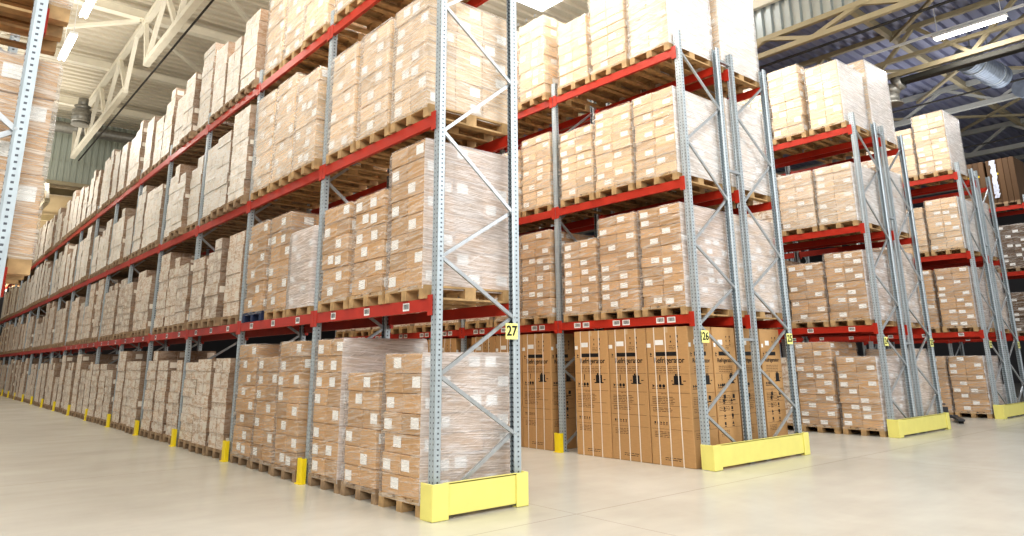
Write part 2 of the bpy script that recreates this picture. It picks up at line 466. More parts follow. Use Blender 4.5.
def rack(rn, xf, nb, label, double_tags=False, mirror=False):
    root = tag(empty('pallet_rack', (xf, 0, 0)), label, 'pallet rack')
    for i in range(nb+1):
        for k, x in enumerate((0, D)):
            p = obj('post', POST, root, (x, i*BAY, 0), math.pi if k else 0)
            obj('base_plate', BASE, p)
        if i == 0:
            flip = rn in (26, 24, 22)
            for me in BR: obj('brace', me, root, (D if flip else 0, 0, 0), math.pi if flip else 0)
        else: obj('bracing', BRSET, root, (0, i*BAY, 0))
    for i in range(nb):
        for li, z in enumerate(ZB):
            for k in (0, 1):
                loc = (0, i*BAY, z) if k == 0 else (D, (i+1)*BAY, z)
                be = obj('beam', BEAM, root, loc, math.pi*k)
                obj('beam_connector', CONN, be, (0, .05, 0)); obj('beam_connector', CONN, be, (0, BAY-.05, 0))
                if li == 0 and i < 8:
                    for s in SLOT: obj('barcode_tag', TAG2 if double_tags else TAG1, be, (0, s if not k else BAY-s, BH*.5))
    return root

def to_mesh(cu):
    o = bpy.data.objects.new('tmp', cu); COL.objects.link(o); dg = bpy.context.evaluated_depsgraph_get(); dg.update()
    me = bpy.data.meshes.new_from_object(o.evaluated_get(dg)); bpy.data.objects.remove(o); return me
NUMW = {27: 'twenty-seven', 26: 'twenty-six', 25: 'twenty-five', 24: 'twenty-four', 23: 'twenty-three', 22: 'twenty-two', 21: 'twenty-one'}
def sign(x, txt, facing_y=-.075, z=1.775):
    r = tag(empty('rack_number_sign', (x, facing_y, z)), 'yellow square sign with black number %s on a steel post of rack %s' % (txt, NUMW[int(txt)]), 'sign')
    b = MB(); b.box(-.085, .085, -.002, .002, -.085, .085); obj('sign_plate', b.mesh('sign_plate', ['sign'], bevel=.001), r)
    b = MB(); b.box(-.03, .03, .002, .024, -.05, .05); obj('sign_bracket', b.mesh('sign_bracket', ['galv']), r)
    cu = bpy.data.curves.new('digits', 'FONT'); cu.body = txt; cu.size = .15; cu.align_x = 'CENTER'; cu.align_y = 'CENTER'; cu.extrude = .0006; cu.offset = .0032
    cu.materials.append(M['ink'])
    o = obj('digits', to_mesh(cu), r, (0, -.004, 0)); o.rotation_euler = (math.pi/2, 0, 0)
    return r

def end_guard(x0, x1, label):
    """long yellow board across a row end, wrapped round both outer posts"""
    r = tag(empty('rack_end_guard', ((x0+x1)/2, -.12, 0)), label, 'rack guard', 'yellow end guards on the floor')
    w = (x1-x0)/2
    b = MB(); b.box(-w+.13, w-.10, -.012, .012, .035, .325); b.box(-w+.13, w-.10, -.012, .025, .31, .328)
    obj('guard_board', b.mesh('guard_board', ['yellow'], bevel=.003), r)
    for s in (-1, 1):
        b = MB()
        xa, xb = (-w-.02, -w+.17) if s < 0 else (w-.14, w+.02)
        b.box(xa, xb, -.03, -.013, 0, .33)
        xo = xa if s < 0 else xb-.014
        b.box(xo, xo+.014, -.013, .18, 0, .33)
        b.box(xa, xb, -.03, .05, 0, .008)
        for bx in (xa+.05, xb-.05): b.tube((bx, .02, .008), (bx, .02, .03), .014, 6)
        obj('corner_shoe', b.mesh('corner_shoe', ['yellow'], bevel=.003), r)
    return r
def protector_mesh():
    b = MB()
    prof = [(-.075, -.075), (-.02, -.078), (-.02, -.068), (-.062, -.064), (-.066, -.04), (-.066, .04), (-.062, .064), (-.02, .068), (-.02, .078), (-.075, .075), (-.082, .04), (-.082, -.04)]
    b.extrude(prof, 0, .30)
    b.box(-.10, -.02, -.08, .08, 0, .01)
    return b.mesh('post_protector', ['yellow_deep'])
PROT = protector_mesh()

rows = {28: -4.72, 27: 0.0, 26: 4.45, 25: 5.89, 24: 10.42, 23: 11.83, 22: 16.50, 21: 17.90, 20: 22.45}
rack(28, rows[28], 1, 'pale steel pallet rack at the photo\'s left edge')
rack(27, 0, 17, 'long red-beamed pallet rack carrying sign twenty-seven')
rack(26, rows[26], 4, 'red-beamed pallet rack carrying sign twenty-six above tall refrigerator cartons', True)
rack(25, rows[25], 2, 'red-beamed pallet rack carrying sign twenty-five, back to back with rack 26', True)
rack(24, rows[24], 2, 'red-beamed pallet rack carrying sign twenty-four across the aisle from rack 25')
rack(23, rows[23], 2, 'red-beamed pallet rack carrying sign twenty-three, back to back with rack 24')
rack(22, rows[22], 2, 'red-beamed pallet rack carrying sign twenty-two near the right edge')
rack(21, rows[21], 2, 'red-beamed pallet rack carrying sign twenty-one, back to back with rack 22')
rack(20, rows[20], 2, 'unsigned red-beamed rack at far right holding dark cartons')
for rn in (27, 26, 25, 24, 23, 22, 21):
    sign({27: rows[27]+D-.10, 26: rows[26]+.06, 25: rows[25]+D-.10, 24: rows[24]+.06, 23: rows[23]+D-.10, 22: rows[22]+.06, 21: rows[21]+D-.1}[rn], str(rn))
end_guard(-.10, 1.06, 'short yellow end guard at the foot of the rack signed twenty-seven')
end_guard(4.42, 6.95, 'long yellow end guard at the foot of racks 26 and 25')
end_guard(10.36, 12.90, 'long yellow end guard at the foot of racks 24 and 23')
end_guard(16.44, 18.98, 'long yellow end guard at the foot of racks 22 and 21')
for i in range(1, 18):
    tag(obj('post_protector', PROT, None, (-.055, i*BAY, 0)), 'yellow post protector at the %s inner post of rack twenty-seven' % ORD[i-1], 'post protector', 'yellow post protectors along rack 27')
for i in (1, 2):
    tag(obj('post_protector', PROT, None, (rows[26]-.055, i*BAY, 0)), 'yellow post protector at the %s inner post of rack twenty-six' % ORD[i-1], 'post protector', 'yellow post protectors along rack 26')
# spacers tying the back-to-back racks
b = MB(); b.box(D+.045, 5.89-4.45-.045, -.02, .02, -.02, .02)
for rn in (26, 24, 22):
    w = rows[rn-1]-rows[rn]
    for z in (1.75, 4.4, 6.3):
        b = MB(); b.box(D+.047, w-.047, -.025, .025, -.02, .02)
        rk = [o for o in COL.objects if o.name.startswith('pallet_rack') and abs(o.location.x-rows[rn]) < .01][0]
        obj('row_spacer', b.mesh('row_spacer', ['galv']), rk, (0, 0, z))

# ------------------------------------------------------------------ loads
# rack 27, the long one: cartons' height by bay and slot (measured for the near bays, alike beyond)
g27 = [[1.4, 1.2, 1.6], [1.6, 1.36, 1.6], [1.37, 1.37, 1.35], [1.4, 1.4, 1.65], [1.4, 1.36, 1.6], [1.2, 1.4, 1.36], [1.4, 1.2, 1.6], [1.4, 1.36, 1.65]]
f27 = [[1.6, 1.2, 1.2], [1.05, 1.5, 1.5], [1.4, 1.4, 1.2], [1.1, 1.35, 1.5], [1.2, 1.4, 1.2]]
s27 = [[1.4, 1.4, 1.4], [1.4, 1.6, 1.65], [1.6, 1.4, 1.4], [1.4, 1.2, 1.6]]
t27 = [[1.8, 1.8, 1.6], [1.8, 1.4, 1.5], [1.5, 1.2, 1.4], [1.75, 1.4, 1.2], [1.6, 1.3, 1.4]]
def word(H):
    return 'tall' if H > 1.5 else ('low' if H < 1.25 else 'mid-height')
for lev, tab in enumerate((g27, f27, s27, t27)):
    for bay in range(17):
        for slot in range(3):
            if bay < len(tab): H = tab[bay][slot]
            else: H = rnd.choice((1.0, 1.2, 1.36, 1.4, 1.4, 1.5, 1.6, 1.65))*(1.0 if lev else .96)
            det = bay < 2
            ty = 'A'
            if bay > 1: ty = rnd.choice('AABBD')
            kw = dict(mat='card', side='film', end='film', pal='wood')
            look = word(H)+' film-wrapped'
            if lev == 0: kw['pal'] = 'wood_old' if slot != 0 or bay else 'wood'
            if (lev, bay, slot) == (1, 1, 0): ty, kw['side'], kw['end'], look = 'D', 'film_white', 'film_white', 'low white-wrapped'
            if (lev, bay, slot) in ((1, 1, 1), (1, 1, 2)): kw['end'] = None if 0 else 'film'; ty = 'B'
            if (lev, bay, slot) == (1, 1, 2): kw['pal'] = 'wood_blue'; look = 'mid-height film-wrapped'
            if (lev, bay, slot) == (3, 1, 0): ty = 'C'
            if lev == 0 and bay == 0 and slot in (0, 2): kw['end'] = 'film_white'
            if lev in (1, 2) and bay == 0 and slot == 0: kw['end'] = 'film_haze' if lev == 2 else 'film_white'
            if lev >= 2: kw['side'] = 'film_haze'; kw['mat'] = 'card_pale'  # upper levels: overexposure painted by paler cardboard and whiter film
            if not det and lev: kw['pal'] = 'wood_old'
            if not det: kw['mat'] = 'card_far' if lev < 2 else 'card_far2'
            rack_load(27, 0, bay, slot, lev, H, ty, det, look, cut=(not det and rnd.random() < .2), **kw)
# rack 26 (upper shelves) and the ones behind it
for lev, tab in ((1, [[1.5, 1.5, 1.2], [1.5, 1.5, 1.35]]), (2, [[1.35, 1.35, 1.2], [1.35, 1.2, 1.35]]), (3, [[1.8, 1.75, 1.2], [1.5, 1.6, 1.4]])):
    for bay in range(4):
        for slot in range(3):
            H = tab[bay][slot] if bay < 2 else rnd.choice((1.2, 1.35, 1.5))
            det = bay == 0 or (bay == 1 and slot < 2)
            ty = 'D' if not (lev == 3 and slot == 2) else 'A'
            if lev == 3 and bay == 1: ty = 'A'
            end = 'film_white' if bay == 0 and slot == 0 else 'film'
            look = word(H)+(' pale-wrapped' if lev == 3 else ' clear-wrapped')
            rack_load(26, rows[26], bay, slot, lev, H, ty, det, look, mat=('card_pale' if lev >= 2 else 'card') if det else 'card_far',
                      side='film_haze' if lev == 3 and slot == 0 and bay == 0 else 'film', end=end)
for lev, hs in ((1, (1.5, 1.35, 1.5)), (2, (1.5, 1.35, 1.5)), (3, (1.8, 1.5, 1.5))):
    for slot in range(3):
        rack_load(25, rows[25], 0, slot, lev, hs[slot], 'D', slot == 0, word(hs[slot])+(' white-wrapped' if slot == 0 else ' film-wrapped'),
                  mat='card_pale' if slot == 0 else 'card_far', side='film_haze', end='film_white')
for lev, hs in ((0, (1.36, 1.65, 1.36)), (1, (1.35, 1.2, 1.35)), (2, (1.2, 1.2, 1.35)), (3, (1.4, 1.6, 1.4))):
    for bay in range(2):
        for slot in range(3):
            det = bay == 0 and slot < 2
            if bay and lev: continue
            rack_load(24, rows[24], bay, slot, lev, hs[slot], 'D' if lev < 3 else 'A', det, word(hs[slot])+' film-wrapped',
                      mat=('card' if lev < 2 else 'card_pale') if det else 'card_far', side='film_haze' if lev == 2 else 'film', end='film_white' if slot == 0 and bay == 0 else 'film')
for lev, hs in ((0, (1.5, 1.35)), (1, (1.5, 1.35)), (2, (1.35, 1.35)), (3, (1.8, 1.5))):
    for slot in range(2):
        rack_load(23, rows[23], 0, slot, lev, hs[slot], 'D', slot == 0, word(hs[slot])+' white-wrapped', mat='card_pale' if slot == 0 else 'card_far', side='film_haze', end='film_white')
for lev, hs in ((0, (1.36, 1.36, 1.36)), (1, (1.5, 1.5, 1.35)), (2, (1.35, 1.2, 1.35)), (3, (1.65, 1.36, 1.36))):
    for slot in range(3):
        rack_load(22, rows[22], 0, slot, lev, hs[slot], 'D', slot < 2, word(hs[slot])+' film-wrapped',
                  mat=('card' if lev < 2 else 'card_pale') if slot < 2 else 'card_far', side='film', end='film_white' if slot == 0 else 'film')
for lev, H in ((1, 1.5), (2, 1.5)):
    rack_load(21, rows[21], 0, 0, lev, H, 'D', True, word(H)+' white-wrapped', mat='card_pale', side='film_haze', end='film_white')
for lev in range(1, 4):
    for slot in range(2):
        H = (0, 1.2, 1.35, 1.45)[lev]
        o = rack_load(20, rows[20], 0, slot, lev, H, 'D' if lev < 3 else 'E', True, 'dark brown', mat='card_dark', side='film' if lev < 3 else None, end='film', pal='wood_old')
        if lev == 3 and slot == 0:
            b = MB(); r = random.Random(2)
            for k in range(9):
                z0 = .3+k*.14
                b.poly([(-.615, .12+r.uniform(-.02, .02), z0), (-.615, .25+r.uniform(-.03, .03), z0), (-.618, .25+r.uniform(-.03, .03), z0+.145), (-.618, .10+r.uniform(-.02, .02), z0+.145)])
            obj('plastic_sheet', b.mesh('plastic_sheet', ['plastic']), o)
for lev, H in ((1, 1.75), (2, 1.4), (3, 1.4)):
    if lev == 2: pass
for lev, H in ((1, 1.5), (2, 1.5)):
    rack_load(28, rows[28], 0, 0, lev, H, 'C', True, 'tall clear-wrapped', mat='card', side='film_haze', end='film_haze')

# ------------------------------------------------------------------ refrigerator cartons
FW, FD, FH = .75, .58, 1.93          # along Y, along X, height
def fridge_marks(w, side):
    """printing on a face of width w: x runs to the reader's right, y up, drawn in the x/z plane facing -Y"""
    G = {k: MB() for k in ('brand_bar', 'handling_icons', 'printed_lines', 'carton_picture', 'shipping_label', 'batch_label')}; cur = [G['printed_lines']]; e = -.0015
    def R(x0, x1, z0, z1, mi=0): cur[0].poly([(x0*w, e, z0*FH), (x1*w, e, z0*FH), (x1*w, e, z1*FH), (x0*w, e, z1*FH)], mi)
    def icons(x0, n, z, s, gap, seed, vertical=False):
        cur[0] = G['handling_icons']; s *= 1.35
        r = random.Random(seed)
        for i in range(n):
            cx, cz = (x0*w, z*FH-i*gap*w) if vertical else (x0*w+i*gap*w, z*FH)
            k = r.choice((3, 4, 6)); ph = r.uniform(0, 1)+math.pi/2
            cur[0].poly([(cx+math.cos(ph+2*math.pi*j/k)*s, e, cz+math.sin(ph+2*math.pi*j/k)*s) for j in range(k)])
            cur[0].poly([(cx-s*.9, e, cz-s*1.5), (cx+s*.9, e, cz-s*1.5), (cx+s*.9, e, cz-s*1.15), (cx-s*.9, e, cz-s*1.15)])
        cur[0] = G['printed_lines']
    def lines(x0, x1, z0, n, dz, seed, mi=1):
        r = random.Random(seed)
        for i in range(n):
            x = x0
            while x < x1-.03:
                q = min(x1, x+r.uniform(.04, .13)); R(x, q, z0-i*dz-.002, z0-i*dz+.002, mi); x = q+.02
    cur[0] = G['brand_bar']; R(.22, .72, .785, .815); cur[0] = G['printed_lines']
    icons(.10, 1, .80, .018, .1, 1)
    lines(.18, .80, .705, 4, .013, 2)
    R(.03, .97, .653, .6555, 1)
    cur[0] = G['carton_picture']; R(.58, .84, .575, .583); R(.625, .80, .583, .64); R(.66, .70, .64, .655); R(.72, .76, .64, .655); R(.56, .60, .60, .606); R(.84, .90, .60, .606); cur[0] = G['printed_lines']
    icons(.12, 4, .565, .020, .085, 3)
    R(.28, .30, .60, .645); 
    R(.03, .97, .515, .5175, 1); lines(.30, .46, .508, 1, .01, 4)
    lines(.08, .62, .485, 5, .012, 5); R(.03, .90, .42, .4225, 1); lines(.08, .55, .405, 3, .012, 6)
    R(.03, .93, .342, .3445, 1); icons(.12, 5, .30, .014, .07, 7) if not side else icons(.35, 2, .48, .03, .4, 7)
    R(.03, .97, .255, .257, 1); lines(.10, .45, .235, 4, .012, 8)
    lines(.32, .70, .055, 2, .014, 9, 0)
    icons(.76, 3, .93, .012, .1, 10, True); icons(.60, 2, .93, .010, .1, 11, True); lines(.55, .7, .86, 3, .012, 12)
    if side:
        for i in range(4): icons(.30, 2, .45-i*.055, .022, .34, 20+i)
    cur[0] = G['shipping_label']
    cur[0].poly([(.22*w*1., e-.001, .867*FH), (.42*w, e-.001, .867*FH), (.42*w, e-.001, .905*FH), (.22*w, e-.001, .905*FH)], 2)
    cur[0] = G['batch_label']
    cur[0].poly([(.02*w, e-.001, .85*FH), (.11*w, e-.001, .85*FH), (.11*w, e-.001, .88*FH), (.02*w, e-.001, .88*FH)], 2)
    return {k: v.mesh(k, ['ink', 'ink_soft', 'label']) for k, v in G.items()}
MK_FRONT, MK_SIDE = fridge_marks(FW, False), fridge_marks(FD, True)
b = MB(); b.box(0, FD, 0, FW, 0, FH); FBODY = b.mesh('carton_body', ['card_fridge'], bevel=.008)
b = MB(); b.box(.0, FD, FW/2-.03, FW/2+.03, FH, FH+.0015); b.box(-.0015, 0, FW/2-.03, FW/2+.03, FH-.08, FH); FTAPE = b.mesh('tape', ['tape'])
b = MB(); w = .008
b.box(-.003, -.001, -w, w, 0, FH); b.box(-.003, FD+.003, -w, w, FH+.001, FH+.003); b.box(FD+.001, FD+.003, -w, w, 0, FH)
FSTRAP = b.mesh('strap', ['strap'])
def text_curve(name, body, size, mat):
    cu = bpy.data.curves.new(name, 'FONT'); cu.body = body; cu.size = size; cu.extrude = .0004; cu.offset = .0015; cu.materials.append(M[mat]); return to_mesh(cu)
FT_F = text_curve('printed_word', 'Refrigerator', .112, 'ink'); FT_S = text_curve('printed_word_side', 'Refrigerator', .085, 'ink')
def fridge(x, y, label):
    r = tag(empty('refrigerator_carton', (x, y, 0)), label, 'appliance carton', 'tall refrigerator cartons on the floor')
    obj('carton_body', FBODY, r); obj('tape', FTAPE, r)
    for f in (.20, .47, .74): obj('strap', FSTRAP, r, (0, FW*(1-f), 0))
    for k in MK_FRONT: obj(k, MK_FRONT[k], r, (0, FW, 0), -math.pi/2)
    for k in MK_SIDE: obj(k, MK_SIDE[k], r, (0, 0, 0))
    o = obj('printed_word', FT_F, r, (-.002, FW*.84, .735*FH)); o.rotation_euler = (math.pi/2, 0, -math.pi/2)
    o = obj('printed_word', FT_S, r, (FD*.14, -.002, .735*FH)); o.rotation_euler = (math.pi/2, 0, 0)
    return r
for bay in range(4):
    for s in range(3):
        y = bay*BAY+(.16, .925, 1.69)[s] if bay == 0 else bay*BAY+(.22, .985, 1.75)[s]
        fridge(rows[26]-.04, y, 'brown refrigerator carton facing the aisle, %s bay, %s slot, rack 26' % (ORD[bay], WHICH[s]))
fridge(rows[26]+.57, .16, 'brown refrigerator carton second from left behind guard of racks 26 and 25')
fridge(rows[26]+1.22, .16, 'brown refrigerator carton third from left behind guard of racks 26 and 25')
fridge(rows[26]+1.88, .16, 'brown refrigerator carton rightmost behind guard of racks 26 and 25')

# ------------------------------------------------------------------ things on the floor by racks 22/21
r = tag(empty('pallet_jack', (15.25, .75, 0), math.radians(205)), 'low dark pallet jack on the floor beside rack 22', 'pallet jack')
b = MB()
for y in (-.2, .2): b.box(0, 1.05, y-.075, y+.075, .05, .10)
b.box(-.12, .02, -.27, .27, .05, .12)
obj('forks', b.mesh('forks', ['dark_steel'], bevel=.01), r)
b = MB(); b.tube((-.12, -.10, .08), (-.12, .10, .08), .08, 14); b.box(-.2, -.06, -.09, .09, .10, .30); obj('pump_unit', b.mesh('pump_unit', ['dark_steel']), r)
for y in (-.2, .2):
    b = MB(); b.tube((.95, y-.05, .035), (.95, y+.05, .035), .035, 12); obj('roller', b.mesh('roller', ['rubber']), r)
b = MB(); b.tube((-.16, 0, .25), (-.75, 0, .33), .02, 8); b.tube((-.75, -.12, .33), (-.75, .12, .33), .018, 8); obj('handle', b.mesh('handle', ['dark_steel']), r)
# crumpled heap of film by the last posts
me = bpy.data.meshes.new('film_bag'); bm = bmesh.new(); bmesh.ops.create_icosphere(bm, subdivisions=4, radius=1)
for v in bm.verts:
    n = v.co.normalized(); k = 1+.13*math.sin(n.x*7+n.z*5)+.09*math.sin(n.y*11+n.z*9)+.05*math.sin(n.x*19-n.y*15)
    v.co = Vector((n.x*.42*k, n.y*.36*k, max(-.36, n.z*.42*k)))+Vector((0, 0, .36))
for f in bm.faces: f.smooth = True
bm.to_mesh(me); bm.free(); me.materials.append(M['film_white'])
o = obj('waste_film_bag', me, None, (18.5, .5, 0)); tag(o, 'crumpled white plastic film heap on floor behind the rightmost end guard', 'plastic waste')

# ------------------------------------------------------------------ room shell
YF = 30.5                                     # far end of the high roof
XR = 11.9                                     # right side of the high roof
ZH, ZL = 12.55, 10.55
b = MB(); b.box(-30, 46, -14, 64, -.1, 0); struct('floor', b.mesh('floor', ['floor']))
def ribbed(b, a0, a1, c0, c1, along, fixed, pitch=.42, depth=.09, vertical=False, mi=0):
    """trapezoid-ribbed sheet. along='x': ribs run along x from a0..a1, repeat over y c0..c1 at z=fixed"""
    prof = []; p = c0
    while p < c1:
        prof += [(p, 0), (p+pitch*.45, 0), (p+pitch*.55, depth), (p+pitch*.9, depth)]; p += pitch
    prof.append((c1, 0)); k = len(b.v)
    for a in (a0, a1):
        for c, h in prof:
            if vertical == 'x': b.v.append((c, fixed+h, a))
            elif vertical == 'y': b.v.append((fixed+h, c, a))
            elif along == 'x': b.v.append((a, c, fixed+h))
            else: b.v.append((c, a, fixed+h))
    n = len(prof)
    for i in range(n-1): b.f.append((k+i, k+i+1, k+n+i+1, k+n+i)); b.m.append(mi)
b = MB(); ribbed(b, -14, 8.0, -6, YF, 'x', ZH); ribbed(b, 10.15, XR, -6, YF, 'x', ZH); ribbed(b, 8.0, 10.15, -6, 4.2, 'x', ZH); ribbed(b, 8.0, 10.15, 9.2, YF, 'x', ZH)
struct('ceiling', b.mesh('ceiling', ['deck']))
b = MB(); b.box(-14, XR, -6, YF, ZH+.3, ZH+.35); b2 = b
b = MB(); b.box(8.0, 10.15, 4.2, 9.2, ZH+.03, ZH+.05); struct('window_1', b.mesh('window_1', ['skylight']))
b = MB(); ribbed(b, XR, 46, -6, 64, 'x', ZL, .33, .09); struct('ceiling_side', b.mesh('ceiling_side', ['deck_blue']))
b = MB(); ribbed(b, -14, XR, YF, 64, 'x', ZL, .33, .07); struct('ceiling_far', b.mesh('ceiling_far', ['deck_tan']))
b = MB(); ribbed(b, 9.55, ZH, -14, XR, None, YF, .25, .04, 'x'); struct('wall_far_upper', b.mesh('wall_far_upper', ['clad_green']))
b = MB(); ribbed(b, 9.6, 10.55, -6, YF, None, XR, .26, .08, 'y'); struct('wall_side_upper', b.mesh('wall_side_upper', ['clad_steel']))
b = MB(); b.box(XR, XR+.05, 4.6, YF, 10.85, ZH); b.box(XR, XR+.05, -6, 2.9, 10.85, ZH); b.box(XR, XR+.05, 2.9, 4.6, 11.6, ZH); struct('wall_side_top', b.mesh('wall_side_top', ['clad_steel']))
b = MB(); b.box(XR+.02, XR+.04, 2.9, 4.6, 10.85, 11.6); struct('window_2', b.mesh('window_2', ['skylight']))
b = MB(); b.box(XR-.14, XR-.01, -6, YF, 10.5, 10.86); struct('trim_1', b.mesh('trim_1', ['truss']))
b = MB(); b.box(-14, XR, YF-.12, YF-.01, 9.4, 9.56); struct('trim_2', b.mesh('trim_2', ['truss_tan']))
b = MB(); b.box(-14, 46, 63.8, 64, 0, ZL); struct('wall_far', b.mesh('wall_far', ['wall']))
b = MB(); b.box(45.8, 46, -6, 64, 0, ZL); struct('wall_right', b.mesh('wall_right', ['wall']))

# ------------------------------------------------------------------ roof steel
def truss(label, x, y0, y1, zb, zt, mat, panel=1.9, cw=.14, ww=.09, gaps=(), extra=None):
    r = tag(empty('roof_truss', (x, y0, zb)), label, 'roof truss')
    Ln = y1-y0; h = zt-zb
    b = MB(); b.bar((0, 0, h), (0, Ln, h), cw, cw); obj('top_chord', b.mesh('top_chord', [mat]), r)
    if gaps:
        for a, c in gaps:
            b = MB(); b.bar((0, a-y0, 0), (0, c-y0, 0), cw, cw); obj('bottom_chord', b.mesh('bottom_chord', [mat]), r)
    else:
        b = MB(); b.bar((0, 0, 0), (0, Ln, 0), cw, cw); obj('bottom_chord', b.mesh('bottom_chord', [mat]), r)
    if extra:
        b = MB(); b.bar((0, 0, extra-zb), (0, Ln, extra-zb), cw, cw*.8); obj('middle_chord', b.mesh('middle_chord', [mat]), r)
    b = MB(); n = max(2, int(round(Ln/panel))); 
    if gaps:
        for a, c in gaps:
            b = MB(); k = max(2, round((c-a)/panel)); st = (c-a)/k
            for i in range(k):
                b.bar((0, a-y0+i*st, 0), (0, a-y0+(i+.5)*st, h), ww, ww); b.bar((0, a-y0+(i+.5)*st, h), (0, a-y0+(i+1)*st, 0), ww, ww)
            b.bar((0, a-y0, 0), (0, a-y0-.75, h), ww, ww); b.bar((0, c-y0, 0), (0, c-y0+.75, h), ww, ww)
            obj('web_bars', b.mesh('web_bars', [mat]), r)
    else:
        st = Ln/n
        for i in range(n):
            b.bar((0, i*st, 0), (0, (i+.5)*st, h), ww, ww); b.bar((0, (i+.5)*st, h), (0, (i+1)*st, 0), ww, ww)
        obj('web_bars', b.mesh('web_bars', [mat]), r)
    return r
GY = (6.8, 11.8, 16.8, 21.8, 26.8)
truss('cream steel truss hanging under the high roof above rack 27', 0.15, -4, 30.4, 10.3, 12.0, 'truss', panel=3.6, cw=.18, ww=.12,
      gaps=((-3.4, 4.2), (6.6, 16.05), (18.75, 28.6)))
for i, y in enumerate(GY):
    b = MB(); b.box(-14, XR-.15, -.09, .09, -.11, .11); b.box(-14, XR-.15, -.13, .13, .11, .13); b.box(-14, XR-.15, -.13, .13, -.13, -.11)
    tag(obj('roof_girder', b.mesh('roof_girder', ['truss']), None, (0, y, 12.15)), 'cream roof girder crossing above rack 27, %s from the front' % ORD[i], 'roof girder', 'cream girders under the high roof')
for i, (a, c) in enumerate((((0, 16.8), (-4.5, 21.8)), ((0, 16.8), (4.5, 21.8)), ((0, 11.8), (-4.5, 16.8)), ((0, 11.8), (4.5, 16.8)))):
    b = MB(); b.bar((a[0], a[1], 11.98), (c[0], c[1], 11.98), .13, .10)
    tag(obj('roof_brace', b.mesh('roof_brace', ['truss'])), 'cream diagonal roof brace running %s from the %s girder' % ('left' if i % 2 == 0 else 'right', ORD[2 if i < 2 else 1]), 'roof brace')
truss('tan steel truss at the lower edge of the steel-clad side strip', XR, -6, YF, 9.18, 9.6, 'truss_tan', panel=2.4, cw=.13, ww=.10)
truss('tan roof truss next beyond the side strip, above racks 24 and 23', 16.1, -6, 40, 9.22, 10.45, 'truss_tan', panel=2.6, cw=.13, ww=.10, extra=9.65)
truss('grey roof truss above the unsigned far right rack', 22.0, -6, 40, 9.65, 10.45, 'truss_grey', panel=3., cw=.16)
truss('grey roof truss farthest right beyond all racks', 28.0, -6, 50, 9.5, 10.45, 'truss_grey', panel=3., cw=.18, ww=.1)
truss('grey roof truss deep in the right hall behind the others', 34.0, -6, 50, 9.5, 10.45, 'truss_grey', panel=3., cw=.18, ww=.1)
for i, y in enumerate((1.0, 6.5, 12.0)):
    b = MB(); b.box(0, 45.7-XR, -.07, .07, -.1, .1)
    tag(obj('roof_girder', b.mesh('roof_girder', ['truss_tan']), None, (XR+.1, y, 10.42)), 'tan girder under the blue-grey deck, %s from the front' % ORD[i], 'roof girder', 'tan girders under the side roof')
for i, (a, c) in enumerate((((16.1, -3), (22, 2.5)), ((22, -1.5), (16.1, 4)), ((22, -2.5), (28, 4)), ((28, -1), (22, 5)), ((12, -3), (16.1, 1)))):
    b = MB(); b.bar((a[0], a[1], 10.25), (c[0], c[1], 10.25), .10, .08)
    tag(obj('roof_brace', b.mesh('roof_brace', ['truss_tan'])), 'tan diagonal brace under the blue-grey deck, %s of five seen from left' % ORD[(1, 2, 3, 4, 0)[i]], 'roof brace')
# far low roof trusses and girders
for i, x in enumerate((-2.4, -.3, 1.8)):
    truss('tan truss under the low far roof, %s from left' % ORD[i], x, YF+.3, 58, 8.7, 10.4, 'truss_tan', panel=4., cw=.2, ww=.14)
for i, y in enumerate((36, 44, 52)):
    b = MB(); b.box(-14, XR, -.12, .12, -.16, .16)
    tag(obj('roof_girder', b.mesh('roof_girder', ['truss_tan']), None, (0, y, 10.2)), 'tan girder under the low far roof, %s from the front' % ORD[i], 'roof girder', 'tan girders under the far roof')

# cables, ducts, vents
def cable(a, c, label, rad=.018):
    b = MB(); b.tube((0, 0, 0), Vector(c)-Vector(a), rad, 8)
    return tag(obj('cable', b.mesh('cable', ['cable'], True), None, a), label, 'cable')
cable((.56, 4, 10.5), (.56, 29.9, 10.5), 'thin dark cable running below the high roof above rack 27', .03)
cable((12.9, -5, 9.35), (12.9, 20, 9.35), 'dark cable running beside the tan truss at the side strip', .035)
cable((19.5, -5, 9.3), (19.5, 20, 9.3), 'dark cable crossing in front of the shiny round duct', .03)
cable((24.5, -5, 8.95), (24.5, 20, 8.95), 'dark cable below the blue-grey deck above the unsigned rack', .03)
def spiral(name, a, c, rad, mat, label, pitch=.14, cat='air duct'):
    a, c = Vector(a), Vector(c); n = max(2, int((c-a).length/pitch)); b = MB()
    for i in range(n):
        p, q = a.lerp(c, i/n), a.lerp(c, (i+1)/n); m_ = p.lerp(q, .85)
        b.tube(p-a, m_-a, rad, 20, cap=False); b.tube(m_-a, q-a, rad*1.02, 20, cap=(i in (0, n-1)))
    d = (c-a).normalized(); b.tube(-d*.03, d*.0, rad*1.05, 20); b.tube(c-a, c-a+d*.03, rad*1.05, 20)
    r = tag(empty(name, a), label, cat); obj('duct_tube', b.mesh('duct_tube', [mat], True), r)
    s = MB()
    for k in (.2, .8):
        p = (c-a)*k; s.bar((p.x, p.y, p.z+rad), (p.x, p.y, ZL-a.z if a.x > XR else ZH-a.z), .03, .03)
        s.tube(p-d*.02, p+d*.02, rad*1.08, 20)
    obj('hanger', s.mesh('hanger', ['galv']), r)
    return r
spiral('round_duct', (16.75, -.55, 9.35), (18.9, -.72, 9.35), .33, 'duct', 'shiny round metal duct under the blue-grey deck at upper right')
spiral('round_duct', (20.6, -.9, 9.4), (24.5, -1.2, 9.4), .30, 'duct', 'farther round metal duct at the right edge behind the shiny one')
r = tag(empty('dark_air_duct', (16.2, .9, 9.02)), 'long dark duct with elbow hanging below the tan truss', 'air duct')
